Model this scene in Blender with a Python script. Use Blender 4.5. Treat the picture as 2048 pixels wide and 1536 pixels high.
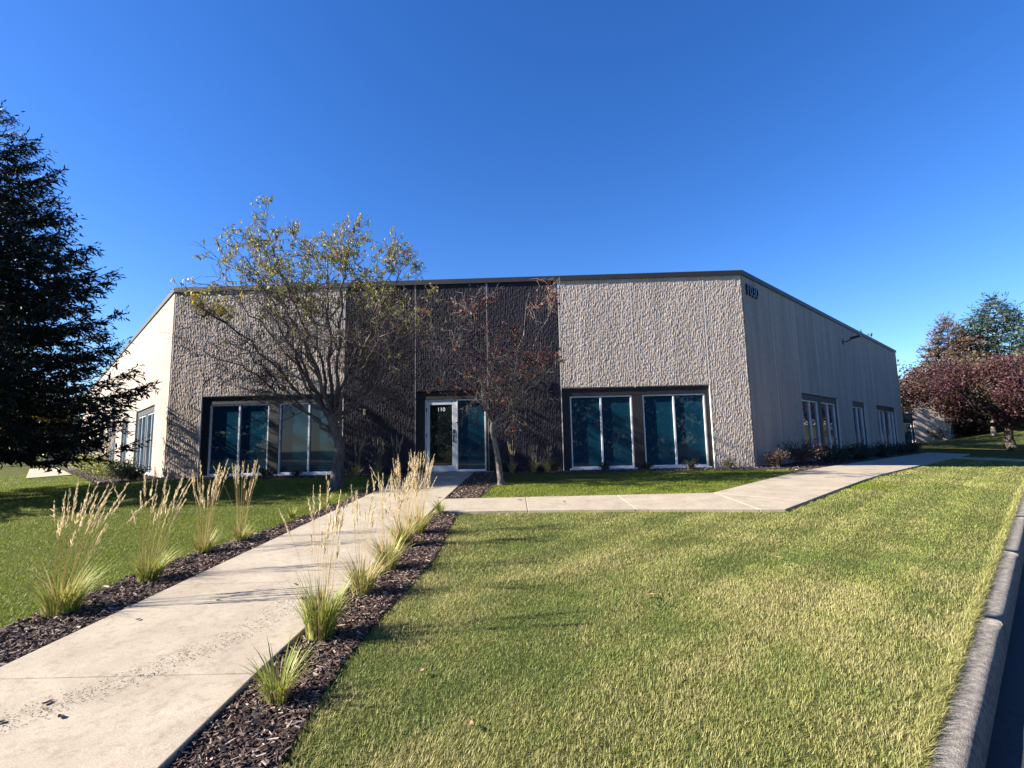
import bpy, math, random
import numpy as np
from mathutils import Vector, Matrix
R = math.radians
rng = np.random.default_rng(7)
for o in list(bpy.data.objects): bpy.data.objects.remove(o)
S = bpy.context.scene
COL = S.collection

# ------------------------------------------------------------------ camera
CZ, F, PITCH, ROLL = 0.7794, 1012.4, 0.1212, -0.0208
fw = Vector((0, math.cos(PITCH), math.sin(PITCH)))
up0 = Vector((0, -math.sin(PITCH), math.cos(PITCH))); rt0 = Vector((1, 0, 0))
rt = math.cos(ROLL) * rt0 + math.sin(ROLL) * up0
up = -math.sin(ROLL) * rt0 + math.cos(ROLL) * up0
cd = bpy.data.cameras.new('camera'); cam = bpy.data.objects.new('camera', cd); COL.objects.link(cam)
cd.sensor_width = 36; cd.lens = F / 2048 * 36; cd.clip_start = 0.05; cd.clip_end = 2000
M = Matrix(((rt.x, up.x, -fw.x, 0), (rt.y, up.y, -fw.y, 0), (rt.z, up.z, -fw.z, CZ), (0, 0, 0, 1)))
cam.matrix_world = M
S.camera = cam

# ------------------------------------------------------------------ light
SUN_AZ, SUN_EL = 9.0, 28.0           # direction the light travels (from +X towards +Y), elevation
w = bpy.data.worlds.new('World'); S.world = w; w.use_nodes = True
nt = w.node_tree; nt.nodes.clear()
sky = nt.nodes.new('ShaderNodeTexSky'); sky.sky_type = 'NISHITA'; sky.sun_disc = False
sky.sun_elevation = R(SUN_EL); sky.sun_rotation = R(270 - SUN_AZ)
sky.air_density = 1.0; sky.dust_density = 0.25; sky.ozone_density = 4.5; sky.altitude = 300
hs = nt.nodes.new('ShaderNodeHueSaturation'); hs.inputs['Saturation'].default_value = 1.24; hs.inputs['Hue'].default_value = .513
bg = nt.nodes.new('ShaderNodeBackground'); bg.inputs['Strength'].default_value = 0.07
wo = nt.nodes.new('ShaderNodeOutputWorld')
nt.links.new(sky.outputs[0], hs.inputs['Color']); nt.links.new(hs.outputs[0], bg.inputs['Color'])
nt.links.new(bg.outputs[0], wo.inputs['Surface'])
sl = bpy.data.lights.new('sun', 'SUN'); sl.energy = 5.0; sl.angle = R(0.53); sl.color = (1, .93, .82)
sun = bpy.data.objects.new('sun', sl); COL.objects.link(sun)
tv = Vector((math.cos(R(SUN_AZ)) * math.cos(R(SUN_EL)), math.sin(R(SUN_AZ)) * math.cos(R(SUN_EL)), -math.sin(R(SUN_EL))))
sun.rotation_euler = tv.to_track_quat('-Z', 'Y').to_euler(); sun.location = (-30, 0, 30)
S.view_settings.view_transform = 'Standard'; S.view_settings.look = 'None'
S.view_settings.exposure = 1.8; S.view_settings.gamma = 1
S.render.engine = 'CYCLES'

# ------------------------------------------------------------------ layout
A = np.array([-10.975, 16.093]); B = np.array([7.332, 15.515])
d = np.array([.99950, -.03155]); dr = np.array([.72906, .68445]); dl = np.array([-.68445, .72906])
nf = np.array([-.03155, -.99950]); nr = np.array([.68445, -.72906]); nl = np.array([-.72906, -.68445])
MOD = 2.29; H = 6.0
K0 = np.array([1.77, 2.43])          # a point of the lawn side of the kerb; the kerb runs along dr
def kn(x, y): return (x - K0[0]) * nr[0] + (y - K0[1]) * nr[1]
def ks(x, y): return (x - K0[0]) * dr[0] + (y - K0[1]) * dr[1]
def kp(s, n): return K0[0] + s * dr[0] + n * nr[0], K0[1] + s * dr[1] + n * nr[1]
def gz(x, y):
    x = np.asarray(x, float); y = np.asarray(y, float)
    # the ground falls five per cent away from the building on every side
    v = np.stack([(x - A[0]) * nf[0] + (y - A[1]) * nf[1], (x - B[0]) * nr[0] + (y - B[1]) * nr[1], (x - A[0]) * nl[0] + (y - A[1]) * nl[1]])
    m = v.max(0); q = np.clip(m + .5 * np.log(np.exp((v - m) / .5).sum(0)), -30, 17)
    z = -.05 * .6 * np.log1p(np.exp(q / .6))
    s = np.clip((ks(x, y) - 48) / 60, 0, 1)
    return z + 4.5 * s * s * (3 - 2 * s) * np.clip((kn(x, y) + 12) / 12, 0, 1)

# ------------------------------------------------------------------ helpers
def setp(o, label=None, cat=None, group=None, kind=None):
    if label: o['label'] = label
    if cat: o['category'] = cat
    if group: o['group'] = group
    if kind: o['kind'] = kind
    return o
def empty(name, loc, label, cat, group=None):
    o = bpy.data.objects.new(name, None); COL.objects.link(o); o.location = loc; o.empty_display_size = .2
    return setp(o, label, cat, group)
def origin(p):
    v = Vector((0, 0, 0))
    while p is not None:
        v = v + p.location; p = p.parent
    return np.array(v)
def raw_mesh(name, V, Fs, col=None, smooth=False):
    """V (n,3); Fs: array (m,k) or list of faces"""
    me = bpy.data.meshes.new(name)
    V = np.ascontiguousarray(V, dtype=np.float32)
    if isinstance(Fs, np.ndarray):
        m, k = Fs.shape
        me.vertices.add(len(V)); me.vertices.foreach_set('co', V.ravel())
        me.loops.add(m * k); me.loops.foreach_set('vertex_index', Fs.astype(np.int32).ravel())
        me.polygons.add(m); me.polygons.foreach_set('loop_start', np.arange(0, m * k, k, dtype=np.int32))
        me.update(calc_edges=True)
    else:
        me.from_pydata(V.tolist(), [], [list(map(int, f)) for f in Fs]); me.update()
    if col is not None:
        ca = me.color_attributes.new('Col', 'FLOAT_COLOR', 'POINT')
        c = np.ones((len(V), 4), np.float32); c[:, :3] = col; ca.data.foreach_set('color', c.ravel())
    me.polygons.foreach_set('use_smooth', np.full(len(me.polygons), bool(smooth)))
    return me
def part(name, V, Fs, mat, parent=None, base=None, col=None, smooth=False):
    V = np.asarray(V, float)
    org = origin(parent) if parent is not None else (np.array(base, float) if base is not None else np.zeros(3))
    me = raw_mesh(name, V - org, Fs, col, smooth)
    if isinstance(mat, (list, tuple)):
        for m in mat: me.materials.append(m)
    else: me.materials.append(mat)
    o = bpy.data.objects.new(name, me); COL.objects.link(o)
    if parent is not None: o.parent = parent
    elif base is not None: o.location = base
    return o
BOXF = np.array([[0, 3, 2, 1], [4, 5, 6, 7], [0, 1, 5, 4], [1, 2, 6, 5], [2, 3, 7, 6], [3, 0, 4, 7]])
class MB:
    def __init__(s): s.V = []; s.F = []; s.n = 0
    def add(s, V, Fs):
        V = np.asarray(V, float); s.V.append(V); s.F += [[int(i) + s.n for i in f] for f in Fs]; s.n += len(V); return s
    def corner_box(s, C): return s.add(C, BOXF)
    def box(s, P, u, n, s0, s1, n0, n1, z0, z1):
        """box in a wall frame: P origin, u along, n outwards"""
        C = [[*(P + u * a + n * b), z] for z in (z0, z1) for a, b in ((s0, n1), (s1, n1), (s1, n0), (s0, n0))]
        return s.corner_box(C)
    def build(s, name, mat, parent=None, base=None, **k):
        return part(name, np.vstack(s.V), s.F, mat, parent, base, **k)
def bevel(o, wd=.008, seg=2):
    m = o.modifiers.new('bevel', 'BEVEL'); m.width = wd; m.segments = seg; m.limit_method = 'ANGLE'; return o
def tubes(polys, sides=5):
    """list of (pts (n,3), radii (n,)) -> V,F quads"""
    Vs, Fs, n0 = [], [], 0
    ang = np.arange(sides) * 2 * math.pi / sides; ca, sa = np.cos(ang), np.sin(ang)
    for P, r in polys:
        P = np.asarray(P, float); r = np.asarray(r, float); n = len(P)
        T = np.gradient(P, axis=0); T /= np.linalg.norm(T, axis=1, keepdims=True) + 1e-9
        ref = np.array([.31, .9, .2]) if abs(T[0, 2]) > .8 else np.array([0, 0, 1.])
        U = np.cross(T, ref); U /= np.linalg.norm(U, axis=1, keepdims=True) + 1e-9
        W = np.cross(T, U)
        V = P[:, None] + r[:, None, None] * (ca[None, :, None] * U[:, None] + sa[None, :, None] * W[:, None])
        Vs.append(V.reshape(-1, 3))
        i = np.arange(n - 1)[:, None] * sides; j = np.arange(sides)[None]; k = (j + 1) % sides
        Fs.append(np.stack([i + j, i + k, i + k + sides, i + j + sides], -1).reshape(-1, 4) + n0); n0 += n * sides
    return np.vstack(Vs), np.vstack(Fs)
def unit(v): return v / (np.linalg.norm(v, axis=-1, keepdims=True) + 1e-9)
def leaves(P, D, L, W, C, rg, fold=.0, shape=.45):
    """pointed leaf quads: base P, direction D, length L, width W"""
    n = len(P); D = unit(D); sd = unit(np.cross(D, unit(rg.normal(size=(n, 3)))))
    L = np.broadcast_to(L, n)[:, None]; W = np.broadcast_to(W, n)[:, None]
    nn = np.cross(D, sd)
    mid = P + D * L * shape
    V = np.stack([P, mid + sd * W / 2 + nn * fold * W, P + D * L, mid - sd * W / 2 + nn * fold * W], 1).reshape(-1, 3)
    Fq = np.arange(n * 4).reshape(n, 4)
    return V, Fq, np.repeat(C, 4, axis=0)
def vnoise(x, y, seed, n=256):
    r = np.random.default_rng(seed).random((n, n)); xi = np.floor(x).astype(int); yi = np.floor(y).astype(int)
    fx = x - xi; fy = y - yi; fx = fx * fx * (3 - 2 * fx); fy = fy * fy * (3 - 2 * fy)
    g = lambda a, b: r[a % n, b % n]
    return (g(xi, yi) * (1 - fx) + g(xi + 1, yi) * fx) * (1 - fy) + (g(xi, yi + 1) * (1 - fx) + g(xi + 1, yi + 1) * fx) * fy
def curve(pts, n):
    """Catmull-Rom through pts"""
    p = np.asarray(pts, float); p = np.vstack([2 * p[0] - p[1], p, 2 * p[-1] - p[-2]]); out = []
    m = len(p) - 3
    for t in np.linspace(0, m - 1e-6, n):
        i = int(t); f = t - i; a, b, c, e = p[i:i + 4]
        out.append(.5 * (2 * b + (c - a) * f + (2 * a - 5 * b + 4 * c - e) * f * f + (3 * b - a - 3 * c + e) * f ** 3))
    return np.array(out)

# ------------------------------------------------------------------ materials
def mat(name): m = bpy.data.materials.new(name); m.use_nodes = True; return m, m.node_tree, m.node_tree.nodes['Principled BSDF']
def node(t, kind, **k):
    n = t.nodes.new(kind)
    for a, b in k.items():
        if a in n.inputs: n.inputs[a].default_value = b
        else: setattr(n, a, b)
    return n
def coords(t, scale=(1, 1, 1), what='Object'):
    tc = t.nodes.new('ShaderNodeTexCoord'); mp = t.nodes.new('ShaderNodeMapping'); mp.inputs['Scale'].default_value = scale
    t.links.new(tc.outputs[what], mp.inputs['Vector']); return mp.outputs[0]
def noise(t, vec, scale, detail=3, rough=.55):
    n = node(t, 'ShaderNodeTexNoise', Scale=scale, Detail=detail, Roughness=rough); t.links.new(vec, n.inputs['Vector']); return n.outputs['Fac']
def ramp(t, fac, stops):
    r = t.nodes.new('ShaderNodeValToRGB'); cr = r.color_ramp
    while len(cr.elements) < len(stops): cr.elements.new(.5)
    for e, (p, c) in zip(cr.elements, stops): e.position = p; e.color = (*c, 1)
    t.links.new(fac, r.inputs[0]); return r.outputs[0]
def mixc(t, fac, a, b, mode='MIX'):
    m = t.nodes.new('ShaderNodeMix'); m.data_type = 'RGBA'; m.blend_type = mode
    for s, v in ((0, fac), (6, a), (7, b)):
        if hasattr(v, 'type') and hasattr(v, 'node'): t.links.new(v, m.inputs[s])
        else: m.inputs[s].default_value = v if s == 0 else (*v, 1)
    return m.outputs[2]
def bump(t, p, h, strength, dist):
    b = node(t, 'ShaderNodeBump', Strength=strength, Distance=dist); t.links.new(h, b.inputs['Height']); t.links.new(b.outputs[0], p.inputs['Normal'])
def simple(name, c, rough=.6, metal=0, var=.0, sc=6, bmp=0, bsc=60):
    m, t, p = mat(name); p.inputs['Roughness'].default_value = rough; p.inputs['Metallic'].default_value = metal
    p.inputs['Base Color'].default_value = (*c, 1); v = coords(t)
    if var:
        f = noise(t, v, sc); lo = tuple(x * (1 - var) for x in c); hi = tuple(min(1, x * (1 + var)) for x in c)
        t.links.new(ramp(t, f, [(.3, lo), (.7, hi)]), p.inputs['Base Color'])
    if bmp: bump(t, p, noise(t, v, bsc, 4), bmp, .01)
    return m
def attr_mat(name, rough=.6, trans=.0, spec=.3):
    """colour comes from the per-leaf attribute; a share of the light passes through"""
    m, t, p = mat(name); a = t.nodes.new('ShaderNodeAttribute'); a.attribute_name = 'Col'
    t.links.new(a.outputs['Color'], p.inputs['Base Color']); p.inputs['Roughness'].default_value = rough
    p.inputs['Specular IOR Level'].default_value = spec
    if trans:
        tr = t.nodes.new('ShaderNodeBsdfTranslucent'); mx = t.nodes.new('ShaderNodeMixShader'); mx.inputs[0].default_value = trans
        t.links.new(a.outputs['Color'], tr.inputs['Color']); t.links.new(p.outputs[0], mx.inputs[1]); t.links.new(tr.outputs[0], mx.inputs[2])
        t.links.new(mx.outputs[0], t.nodes['Material Output'].inputs['Surface'])
    return m
def precast(name, lo, hi, relief):
    """split-face concrete: colour by aggregate and faint streaks; relief>0 adds fine ribs as bump"""
    m, t, p = mat(name); p.inputs['Roughness'].default_value = .92; p.inputs['Specular IOR Level'].default_value = .15
    v = coords(t); st = coords(t, (1.2, 1.2, .12))
    f1 = noise(t, v, 22 if relief else 55, 5, .75); f2 = noise(t, st, 2.4, 5, .6)
    c = ramp(t, f1, [(.3, lo), (.68, hi)])
    c2 = mixc(t, 1, c, ramp(t, f2, [(.3, (.74, .74, .74)), (.7, (1.08, 1.07, 1.06))]), 'MULTIPLY')
    t.links.new(c2, p.inputs['Base Color'])
    if relief: bump(t, p, noise(t, coords(t, (1, 1, .5)), 34, 4, .7), relief, .045)
    else: bump(t, p, f1, .35, .006)
    return m
M_LIGHT = precast('precast_light', (.29, .242, .205), (.53, .452, .39), 0)
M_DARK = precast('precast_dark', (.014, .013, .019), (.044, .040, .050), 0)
M_LIGHTB = precast('precast_light_side', (.29, .242, .205), (.53, .452, .39), 1.0)
M_DARKB = precast('precast_dark_side', (.014, .013, .019), (.044, .040, .050), .75)
M_SEAL = simple('joint_sealant', (.60, .55, .50), .8)
M_SEALD = simple('joint_sealant_dark', (.22, .20, .20), .8)
M_CORE = simple('wall_core', (.2, .19, .18), .9)
M_BRONZE = simple('bronze_metal', (.014, .012, .013), .6, 0, .2, 3)
M_SURR = simple('dark_surround', (.008, .007, .008), .6, 0, .25, 4)
M_ALU = simple('aluminium', (.62, .63, .66), .38, .25, .08, 5)
M_BLACK = simple('black_metal', (.012, .012, .014), .45)
M_NUM = simple('number_metal', (.010, .010, .022), .4)
M_WHITE = simple('white_vinyl', (.8, .8, .8), .6)
def glass_mat(name, c, ior=1.45):
    m, t, p = mat(name); p.inputs['Base Color'].default_value = (*c, 1); p.inputs['Roughness'].default_value = .02
    p.inputs['IOR'].default_value = ior
    b = node(t, 'ShaderNodeBump', Strength=.05, Distance=.02); t.links.new(noise(t, coords(t, (1, 1, .6)), .9, 1), b.inputs['Height'])
    t.links.new(b.outputs[0], p.inputs['Normal']); return m
M_GLASS = glass_mat('tinted_glass', (.005, .034, .060), 1.42)
M_GLASSD = glass_mat('door_glass', (.006, .012, .014), 1.5)
def concrete_mat():
    m, t, p = mat('walk_concrete'); p.inputs['Roughness'].default_value = .9; p.inputs['Specular IOR Level'].default_value = .2
    v = coords(t); a = noise(t, v, 2.2, 5, .6); b = noise(t, v, 140, 3, .7); c = noise(t, v, 14, 4, .65)
    col = ramp(t, a, [(.28, (.31, .262, .198)), (.72, (.425, .366, .285))])
    col = mixc(t, 1, col, ramp(t, b, [(.3, (.68, .66, .63)), (.65, (1.10, 1.10, 1.10))]), 'MULTIPLY')
    col = mixc(t, 1, col, ramp(t, c, [(.25, (.74, .71, .67)), (.5, (1, 1, 1))]), 'MULTIPLY')
    t.links.new(col, p.inputs['Base Color'])
    mx = t.nodes.new('ShaderNodeMath'); mx.operation = 'ADD'; t.links.new(b, mx.inputs[0]); t.links.new(noise(t, coords(t, (4, 120, 1)), 3, 3), mx.inputs[1])
    bump(t, p, mx.outputs[0], .35, .006); return m
M_WALK = concrete_mat()
M_KERB = simple('kerb_concrete', (.21, .185, .155), .95, 0, .45, 24, 1, 120)
def lawn_mat():
    m, t, p = mat('lawn_soil'); p.inputs['Roughness'].default_value = 1; p.inputs['Specular IOR Level'].default_value = .05
    v = coords(t); a = noise(t, v, .8, 4); b = noise(t, v, 30, 4, .7)
    col = ramp(t, a, [(.3, (.06, .08, .02)), (.7, (.11, .11, .035))])
    col = mixc(t, 1, col, ramp(t, b, [(.3, (.55, .55, .55)), (.7, (1.2, 1.2, 1.2))]), 'MULTIPLY')
    t.links.new(col, p.inputs['Base Color']); bump(t, p, b, .9, .05); return m
M_LAWN = lawn_mat()
M_MULCH = simple('mulch_soil', (.030, .020, .017), 1, 0, .5, 30, 1, 60)
M_ROAD = simple('asphalt', (.03, .03, .031), .9, 0, .3, 40, .6, 220)
M_GRASS = attr_mat('grass_blades', .55, .30, .25)
M_LEAF = attr_mat('leaf', .5, .30, .35)
M_NEEDLE = attr_mat('needles', .6, .12, .25)
M_CHIP = attr_mat('bark_chips', .75, 0, .25)
M_STALK = attr_mat('dry_stalk', .65, .35, .2)
def bark(name, lo, hi, sc=14):
    m, t, p = mat(name); p.inputs['Roughness'].default_value = .9; v = coords(t, (1, 1, .35)); f = noise(t, v, sc, 5, .65)
    t.links.new(ramp(t, f, [(.32, lo), (.66, hi)]), p.inputs['Base Color']); bump(t, p, f, .8, .02); return m
M_BARK1 = bark('bark_brown', (.035, .025, .02), (.15, .115, .10))
M_BARK2 = bark('bark_pale', (.05, .035, .03), (.27, .23, .19), 22)
M_BARK3 = bark('bark_spruce', (.025, .02, .017), (.09, .07, .055), 9)

# ------------------------------------------------------------------ ground
def sheet(name, ss, ns, matr, dz=0.0, zf=gz):
    s, n = np.meshgrid(ss, ns, indexing='ij'); x, y = kp(s, n); z = zf(x, y) + dz
    V = np.stack([x, y, z], -1).reshape(-1, 3); a, b = len(ss), len(ns)
    i = np.arange(a - 1)[:, None] * b; j = np.arange(b - 1)[None]
    Fq = np.stack([i + j, i + j + b, i + j + b + 1, i + j + 1], -1).reshape(-1, 4)
    return setp(part(name, V, Fq[:, ::-1], matr, smooth=True), kind='structure')
ss = np.unique(np.concatenate([np.linspace(-14, 34, 145), np.linspace(34, 130, 40), np.linspace(130, 700, 12), np.linspace(-14, -60, 10), np.linspace(-60, -500, 8)]))
ns = np.unique(np.concatenate([-np.linspace(0, 40, 120), -np.linspace(40, 120, 20), -np.linspace(120, 700, 12)]))
sheet('lawn', ss, ns, M_LAWN)
KW, KH = .15, .17
rs = np.unique(np.concatenate([np.linspace(-14, 34, 60), np.linspace(34, 130, 30), np.linspace(130, 700, 8), np.linspace(-14, -500, 12)]))
sheet('road', rs, np.array([KW - .04, 1, 3, 6, 9.5]), M_ROAD, -KH)
sheet('far_lawn', rs, np.array([9.6, 14, 30, 60, 120, 700]), M_LAWN, -.05)

def slab(parent, quad, z_add, thick, name='paving_slab', mt=None):
    """one slab: quad of four (x,y) corners, top follows the ground"""
    q = np.array(quad, float); z = gz(q[:, 0], q[:, 1]) + z_add
    V = np.vstack([np.c_[q, z - thick], np.c_[q, z]])
    o = part(name, V, BOXF, mt or M_WALK, parent); bevel(o, .008, 2); return o
def structure_root(name, loc):
    o = bpy.data.objects.new(name, None); COL.objects.link(o); o.location = loc; o.empty_display_size = .2; o['kind'] = 'structure'; return o
G = .0045
walk = structure_root('walkway', (-2.5, 3, -.6))
XL, XR = -3.36, -1.62
def wx(y): return XL + .03 * max(0, y - 3), XR + .033 * max(0, y - 3)
ys = [-.55, 1.5, 3.3, 5.1, 6.95, 8.75, 10.2, 12.0, 13.8, 15.5]
for a, b in zip(ys[:-1], ys[1:]):
    (l0, r0), (l1, r1) = wx(a), wx(b)
    slab(walk, [(l0, a + G), (r0, a + G), (r1, b - G), (l1, b - G)], .05, .14)
path = structure_root('side_path', (2, 9.8, -.3))
xs = [wx(9.5)[1] + G * 2, .22, 2.02, 3.95]
def yf(x): return np.interp(x, [-1.4, .22, 1.92, 4.34], [8.78, 8.74, 8.62, 8.31])
for a, b in zip(xs[:-1], xs[1:]):
    slab(path, [(a + G, yf(a)), (b - G, yf(b)), (b - G, 10.2), (a + G, 10.2)], .045, .13)
p0f = np.array([4.34, 8.31]) + dr * 1.0; p0b = np.array([3.95, 10.24])     # here the path turns parallel to the right wall
slab(path, [(3.95 + G, yf(3.95)), (4.34, 8.31), p0f - dr * G, (3.95 + G, 10.2)], .045, .13)
u = dr; L = 0
for i in range(13):
    a = p0f + u * (L + G); b = p0f + u * (L + 1.9 - G); c = p0b + u * (L + 1.9 - G); e = p0b + u * (L + G); L += 1.9
    slab(path, [a, b, c, e], .045, .13)
spur = structure_root('spur_path', (21, 21, -.2))
for i in range(2):
    uu = nr; vv = dr; o = np.array([18.6, 21.9]) + uu * (1.5 * i)
    slab(spur, [o + uu * G, o + uu * (1.5 - G), o + uu * (1.5 - G) + vv * 1.2, o + uu * G + vv * 1.2], .04, .1)
lp = structure_root('rear_path', (-17, 20, 0))
q0 = np.array([-19.86, 20.87]); ul = dl; vl = -nl * 1.4 / 1.75
for i in range(11):
    a = q0 + ul * (1.8 * i + G); b = q0 + ul * (1.8 * (i + 1) - G)
    slab(lp, [a, a + vl * 1.75, b + vl * 1.75, b], .04, .1)

kerb = structure_root('kerb', (1.9, 2.4, -.7))
prof = [(0, -.25), (0, -.03), (.008, -.012), (.02, -.003), (.04, 0), (KW - .05, -.001), (KW - .03, -.005), (KW - .014, -.014), (KW - .004, -.028), (KW, -.05), (KW + .014, -KH), (KW + .014, -.3)]
s0 = -8.0
while s0 < 46:
    s1 = s0 + 2.6; m = len(prof); V = []
    for s in np.linspace(s0 + .006, s1 - .006, 14):
        for n, z in prof:
            x, y = kp(s, n); V.append((x, y, float(gz(*kp(s, 0))) - .010 + z + .004 * math.sin(s * 9.1) * math.sin(n * 40)))
    Fk = [[k * m + j, k * m + j + 1, (k + 1) * m + j + 1, (k + 1) * m + j] for k in range(13) for j in range(m - 1)]
    Fk += [list(range(m)), list(range(13 * m + m - 1, 13 * m - 1, -1))]
    part('kerb_segment', V, Fk, M_KERB, kerb, smooth=True); s0 = s1
# gutter pan
sheet('gutter', rs[(rs > -14) & (rs < 60)], np.array([KW, KW + .4]), M_ROAD, -KH + .012)

# mulch beds (x-range as a function of y)
def in_right_bed(x, y):
    r = wx_arr(y)[1]
    return ((x > r) & (x < r + .53 + .06 * np.sin(y * 1.3)) & (y < 8.72)) | ((x > r) & (x < r + .62 + .1 * (y - 10.2)) & (y > 10.25) & (y < 15.4))
def wx_arr(y): return XL + .03 * np.maximum(0, y - 3), XR + .033 * np.maximum(0, y - 3)
def lw(y): return np.interp(y, [0, 4, 6, 7.8, 10.5, 15], [.75, .72, .78, .45, .30, .45])
def in_left_bed(x, y):
    l = wx_arr(y)[0]; return (x < l) & (x > l - lw(y)) & (y < 15.4)
def wall_dist(x, y):
    """signed distances outwards from facade, right wall, left wall"""
    f = (x - A[0]) * nf[0] + (y - A[1]) * nf[1]; r_ = (x - B[0]) * nr[0] + (y - B[1]) * nr[1]; l = (x - A[0]) * nl[0] + (y - A[1]) * nl[1]
    return f, r_, l
def in_building(x, y):
    f, r_, l = wall_dist(x, y); return (f < 0) & (r_ < 0) & (l < 0)
def in_wall_bed(x, y):
    f, r_, l = wall_dist(x, y); dist = np.maximum(np.maximum(f, r_), l)
    return (dist < np.where(r_ > f, 2.3, np.where(l > f, 1.7, .75))) & ~((x > -3.2) & (x < -1.3) & (y > 14))
def in_walk(x, y):
    l, r_ = wx_arr(y); m = (x > l) & (x < r_) & (y < 15.6)
    m |= (x > -1.5) & (x < 4.34) & (y > yf(x)) & (y < 10.2)
    sx = (x - 4.34) * dr[0] + (y - 8.31) * dr[1]; nx = (x - 4.34) * nr[0] + (y - 8.31) * nr[1]
    m |= (sx > -.1) & (sx < 26) & (nx < -.0) & (nx > -1.66) & (x > 3.9)
    a = (x - 18.6) * nr[0] + (y - 21.9) * nr[1]; b = (x - 18.6) * dr[0] + (y - 21.9) * dr[1]
    m |= (a > 0) & (a < 3) & (b > 0) & (b < 1.2)
    det = ul[0] * vl[1] - ul[1] * vl[0]; px, py = x - q0[0], y - q0[1]
    a = (px * vl[1] - py * vl[0]) / det; b = (ul[0] * py - ul[1] * px) / det
    m |= (a > 0) & (a < 20) & (b > 0) & (b < 1.75)
    return m
def bed_sheet(name, polyL, polyR, n=2):
    a = np.array(polyL, float); b = np.array(polyR, float); V = []
    for i in range(len(a)):
        for t in np.linspace(0, 1, n + 1):
            p = a[i] * (1 - t) + b[i] * t; V.append((p[0], p[1], float(gz(*p)) + .012))
    Fb = [[i * (n + 1) + j, i * (n + 1) + j + 1, (i + 1) * (n + 1) + j + 1, (i + 1) * (n + 1) + j] for i in range(len(a) - 1) for j in range(n)]
    return setp(part(name, V, Fb, M_MULCH), kind='structure')
yy = np.linspace(-.5, 8.72, 24)
bed_sheet('mulch_bed', [(wx(y)[1] + .002, y) for y in yy], [(wx(y)[1] + .53 + .06 * math.sin(y * 1.3), y) for y in yy])
yy2 = np.linspace(10.26, 15.3, 12)
bed_sheet('mulch_bed', [(wx(y)[1] + .002, y) for y in yy2], [(wx(y)[1] + .62 + .1 * (y - 10.2), y) for y in yy2])
yy3 = np.linspace(0, 15.4, 40)
bed_sheet('mulch_bed', [(wx(y)[0] - float(lw(y)), y) for y in yy3], [(wx(y)[0] - .002, y) for y in yy3])
def wall_bed(P, uu, nn, a, b, w0):
    t = np.linspace(a, b, 20); bed_sheet('mulch_bed', [P + uu * q - nn * .02 for q in t], [P + uu * q + nn * (w0 + .08 * math.sin(q * 2.1)) for q in t], 3)
wall_bed(A, d, nf, -.5, 7.75, .72); wall_bed(A, d, nf, 9.85, 18.6, .72); wall_bed(B, dr, nr, -.3, 22, 2.2); wall_bed(A, dl, nl, -.3, 30, 1.6)

# ------------------------------------------------------------------ building
def split_face(s, z, seed):
    """height field of the broken ribs (metres)"""
    rib = .5 + .5 * np.cos(2 * math.pi * s / .056)
    n1 = vnoise(s / .027 + z / .09, z / .031, seed); n2 = vnoise(s / .043, z / .043, seed + 1); n3 = vnoise(s / .024, z / .034, seed + 2)
    keep = np.clip((n2 * .55 + n1 * .65 - .40) * 3.0, 0, 1)
    return .0070 * rib * (.3 + .7 * keep) + .0105 * (n1 - .5) + .0065 * (n3 - .5)
def relief_panel(parent, P, uu, nn, s0, s1, z0, z1, mt, seed):
    g = .012; nx = int((s1 - s0) / .0132); nz = int((z1 - z0) / .0235)
    s = np.linspace(s0 + g, s1 - g, nx); z = np.linspace(z0, z1, nz)
    Sg, Zg = np.meshgrid(s, z, indexing='ij'); h = split_face(Sg, Zg, seed)
    edge = np.minimum(np.minimum(Sg - s0 - g, s1 - g - Sg), np.minimum(Zg - z0, z1 - Zg)); m = np.clip(edge / .03, 0, 1)
    h = h * m + .010 * (1 - m)
    h[0] = h[-1] = -.09; h[:, 0] = -.09
    s2 = Sg.copy(); s2[0] = s2[1] - .001; s2[-1] = s2[-2] + .001
    V = np.stack([P[0] + uu[0] * s2 + nn[0] * h, P[1] + uu[1] * s2 + nn[1] * h, Zg], -1).reshape(-1, 3)
    i = np.arange(nx - 1)[:, None] * nz; j = np.arange(nz - 1)[None]
    Fq = np.stack([i + j, i + j + nz, i + j + nz + 1, i + j + 1], -1).reshape(-1, 4)
    return part('concrete_panel', V, Fq, mt, parent, smooth=True)
def plain_panel(parent, P, uu, nn, s0, s1, z0, z1, mt):
    o = MB().box(P, uu, nn, s0 + .0145, s1 - .0145, -.10, .012, z0, z1).build('concrete_panel', mt, parent); return bevel(o, .012, 2)
def window(parent, P, uu, nn, s0, s1, z0=.04, z1=2.27, mid=True):
    m = MB(); e = .045; a, b = -.17, -.075
    m.box(P, uu, nn, s0, s0 + e, a, b, z0, z1).box(P, uu, nn, s1 - e, s1, a, b, z0, z1)
    m.box(P, uu, nn, s0 + e, s1 - e, a, b - .003, z1 - e, z1).box(P, uu, nn, s0 + e, s1 - e, a, b - .003, z0, z0 + .055)
    c = (s0 + s1) / 2; m.box(P, uu, nn, c - .026, c + .026, a, b - .002, z0 + .055, z1 - e)
    o = m.build('window', M_ALU, parent); bevel(o, .005, 1)
    for x0, x1 in ((s0 + e, c - .026), (c + .026, s1 - e)):
        MB().box(P, uu, nn, x0, x1, -.145, -.137, z0 + .055, z1 - e).build('pane', M_GLASS, o)
    bevel(MB().box(P, uu, nn, s0 - .06, s1 + .06, -.12, .03, z0 - .045, z0 - .003).build('sill', M_ALU, o), .005, 1)
    return o
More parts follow.
